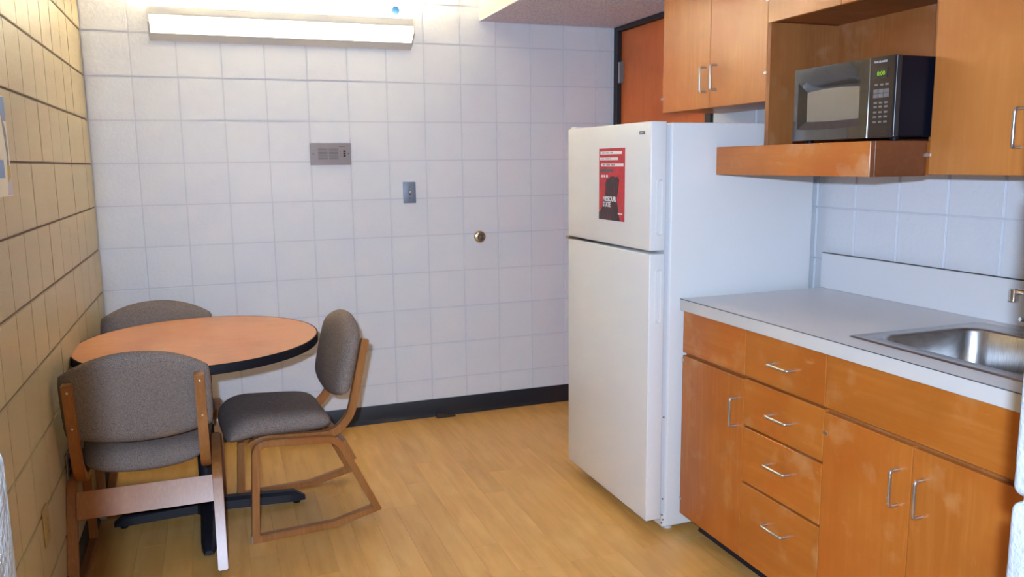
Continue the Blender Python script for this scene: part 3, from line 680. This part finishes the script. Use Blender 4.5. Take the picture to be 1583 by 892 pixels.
def pillow(fn, nu=28, nv=20):
    """fn(u, v, side) -> point; u, v in [-1, 1]; side +1 front sheet, -1 back sheet; sheets share their border"""
    bm = bmesh.new(); S = {}
    for side in (1, -1):
        for i in range(nu+1):
            for j in range(nv+1):
                edge = i in (0, nu) or j in (0, nv)
                if side == -1 and edge: S[side, i, j] = S[1, i, j]; continue
                u = math.sin(math.pi/2*(2*i/nu-1)); v = math.sin(math.pi/2*(2*j/nv-1))
                S[side, i, j] = bm.verts.new(fn(u, v, 0 if edge else side))
        for i in range(nu):
            for j in range(nv):
                q = [S[side, i, j], S[side, i+1, j], S[side, i+1, j+1], S[side, i, j+1]]
                bm.faces.new(q if side == 1 else q[::-1])
    return bm
def squash(u, v, k=.18):
    """square -> rounded rectangle"""
    return u*math.sqrt(1-k*v*v*abs(v)**3), v*math.sqrt(1-k*u*u*abs(u)**3)
def upy(z): return .412+(z-.48)*.2353
def back_pt(u, v, s):
    x, q = squash(u, v, .055); X = .232*x
    top = .822-.068*abs(x)**2.2; bot = .495+.038*abs(x)**2
    z = bot+(top-bot)*(q+1)/2
    e = max(0, (1-abs(u)**11)*(1-abs(v)**10))**.5
    y0 = upy(z)-.0155-.034                             # mid-plane
    return (X, y0-((.034+.010*(1-x*x)*(1-q*q))*e if s > 0 else -.033*e if s < 0 else 0), z)
def seat_pt(u, v, s):
    x, q = squash(u, v, .16); X = x*(.214-.018*q)
    Y = .137+.205*q
    e = max(0, (1-abs(u)**7)*(1-abs(v)**6))**.5
    sag = -.026*(1-x*x)*(.35+.65*(q+1)/2)
    fr_ = max(0, (-q-.35)/.65); drop = -.034*fr_*fr_
    slope = -.018*(q+1)/2
    zc = .436+sag+slope+drop
    return (X, Y, zc+(.052*e+.010*e*(1-x*x) if s > 0 else -.032*e if s < 0 else 0))
def make_chair(label):
    t = thing('chair', label, 'chair', (0, 0, 0), 'sled-base chairs around the round table')
    sled = [(.0135, .0135), (.034, .388), (.340, .362), (.486, .052), (.311, .0145)]
    # closed loop with rounded upper corners
    q = [Vector(sled[0])]
    for i, r in ((1, .048), (2, .050)):
        p = Vector(sled[i]); a = (Vector(sled[i-1])-p).normalized(); b = (Vector(sled[i+1])-p).normalized()
        for k in range(8): tt = k/7; q.append((1-tt)**2*(p+a*r)+2*tt*(1-tt)*p+tt*tt*(p+b*r))
    q += [Vector(sled[3]), Vector(sled[4])]
    for s in (-1, 1):
        xs = sorted((s*.2465, s*.2140))
        lf = obj('leg_frame', ribbon(q, .027, *xs, closed=True), 'chairwood', t, .5)
        bobj('glide', (xs[0]+.002, xs[1]-.002, -.0022, .0002, .001, .030), 'glide', lf, .0006)
        J = fillet([(.015, .372), (.06, .392), (.335, .369), (.405, .440), (.474, .738)], [0, .030, .048, .040, 0], 7)
        J = [(p.x, p.y) for p in J]
        xs = sorted((s*.2130, s*.1800))
        upr = obj('back_upright', ribbon(J, .030, *xs), 'chairwood', t, .5)
        for z in (.712, .585):
            bm = bmesh.new(); lathe(bm, [(.0055, .010), (.0055, .017), (.004, .0185), (.001, .019)], 'y', (s*.1965, 0, 0), 12); bm.transform(Matrix.Translation((0, upy(z)-.001, z))); obj('bolt', bm, 'bolt', upr, .6)
    bm = bmesh.new(); prism(bm, [(.360, .336), (.378, .344), (.417, .262), (.399, .254)], lambda y, z: (-.2135, y, z), lambda y, z: (.2135, y, z)); obj('stretcher', bm, 'chairwood', t)
    bm = bmesh.new(); box(bm, -.1795, .1795, .055, .085, .375, .392); obj('seat_rail', bm, 'chairwood', t)
    obj('seat', pillow(seat_pt), 'fabric', t, 1.6); obj('backrest', pillow(back_pt), 'fabric', t, 1.6)
    return t
def copy_tree(o, parent=None):
    c = o.copy(); COL.objects.link(c); c.parent = parent
    for ch in o.children: copy_tree(ch, c)
    return c
ch = make_chair('grey tweed chair with its back to the doorway, beside the tan wall')
ch2 = copy_tree(ch); ch3 = copy_tree(ch)
ch.location = (.247, -1.030, 0); ch.rotation_euler = (0, 0, math.pi)           # rear points to -Y
ch2['label'] = 'grey tweed chair seen side-on, its back towards the refrigerator'
a = .080; ch2.rotation_euler = (0, 0, a-math.pi/2)           # rear points to +X
ch2.location = (.584-.2465*math.sin(a), -1.279+.2465*math.cos(a), 0)
ch3['label'] = 'grey tweed chair behind the table with its back to the white wall'
ch3.location = (.256, -.825, 0); ch3.rotation_euler = (0, 0, 0)
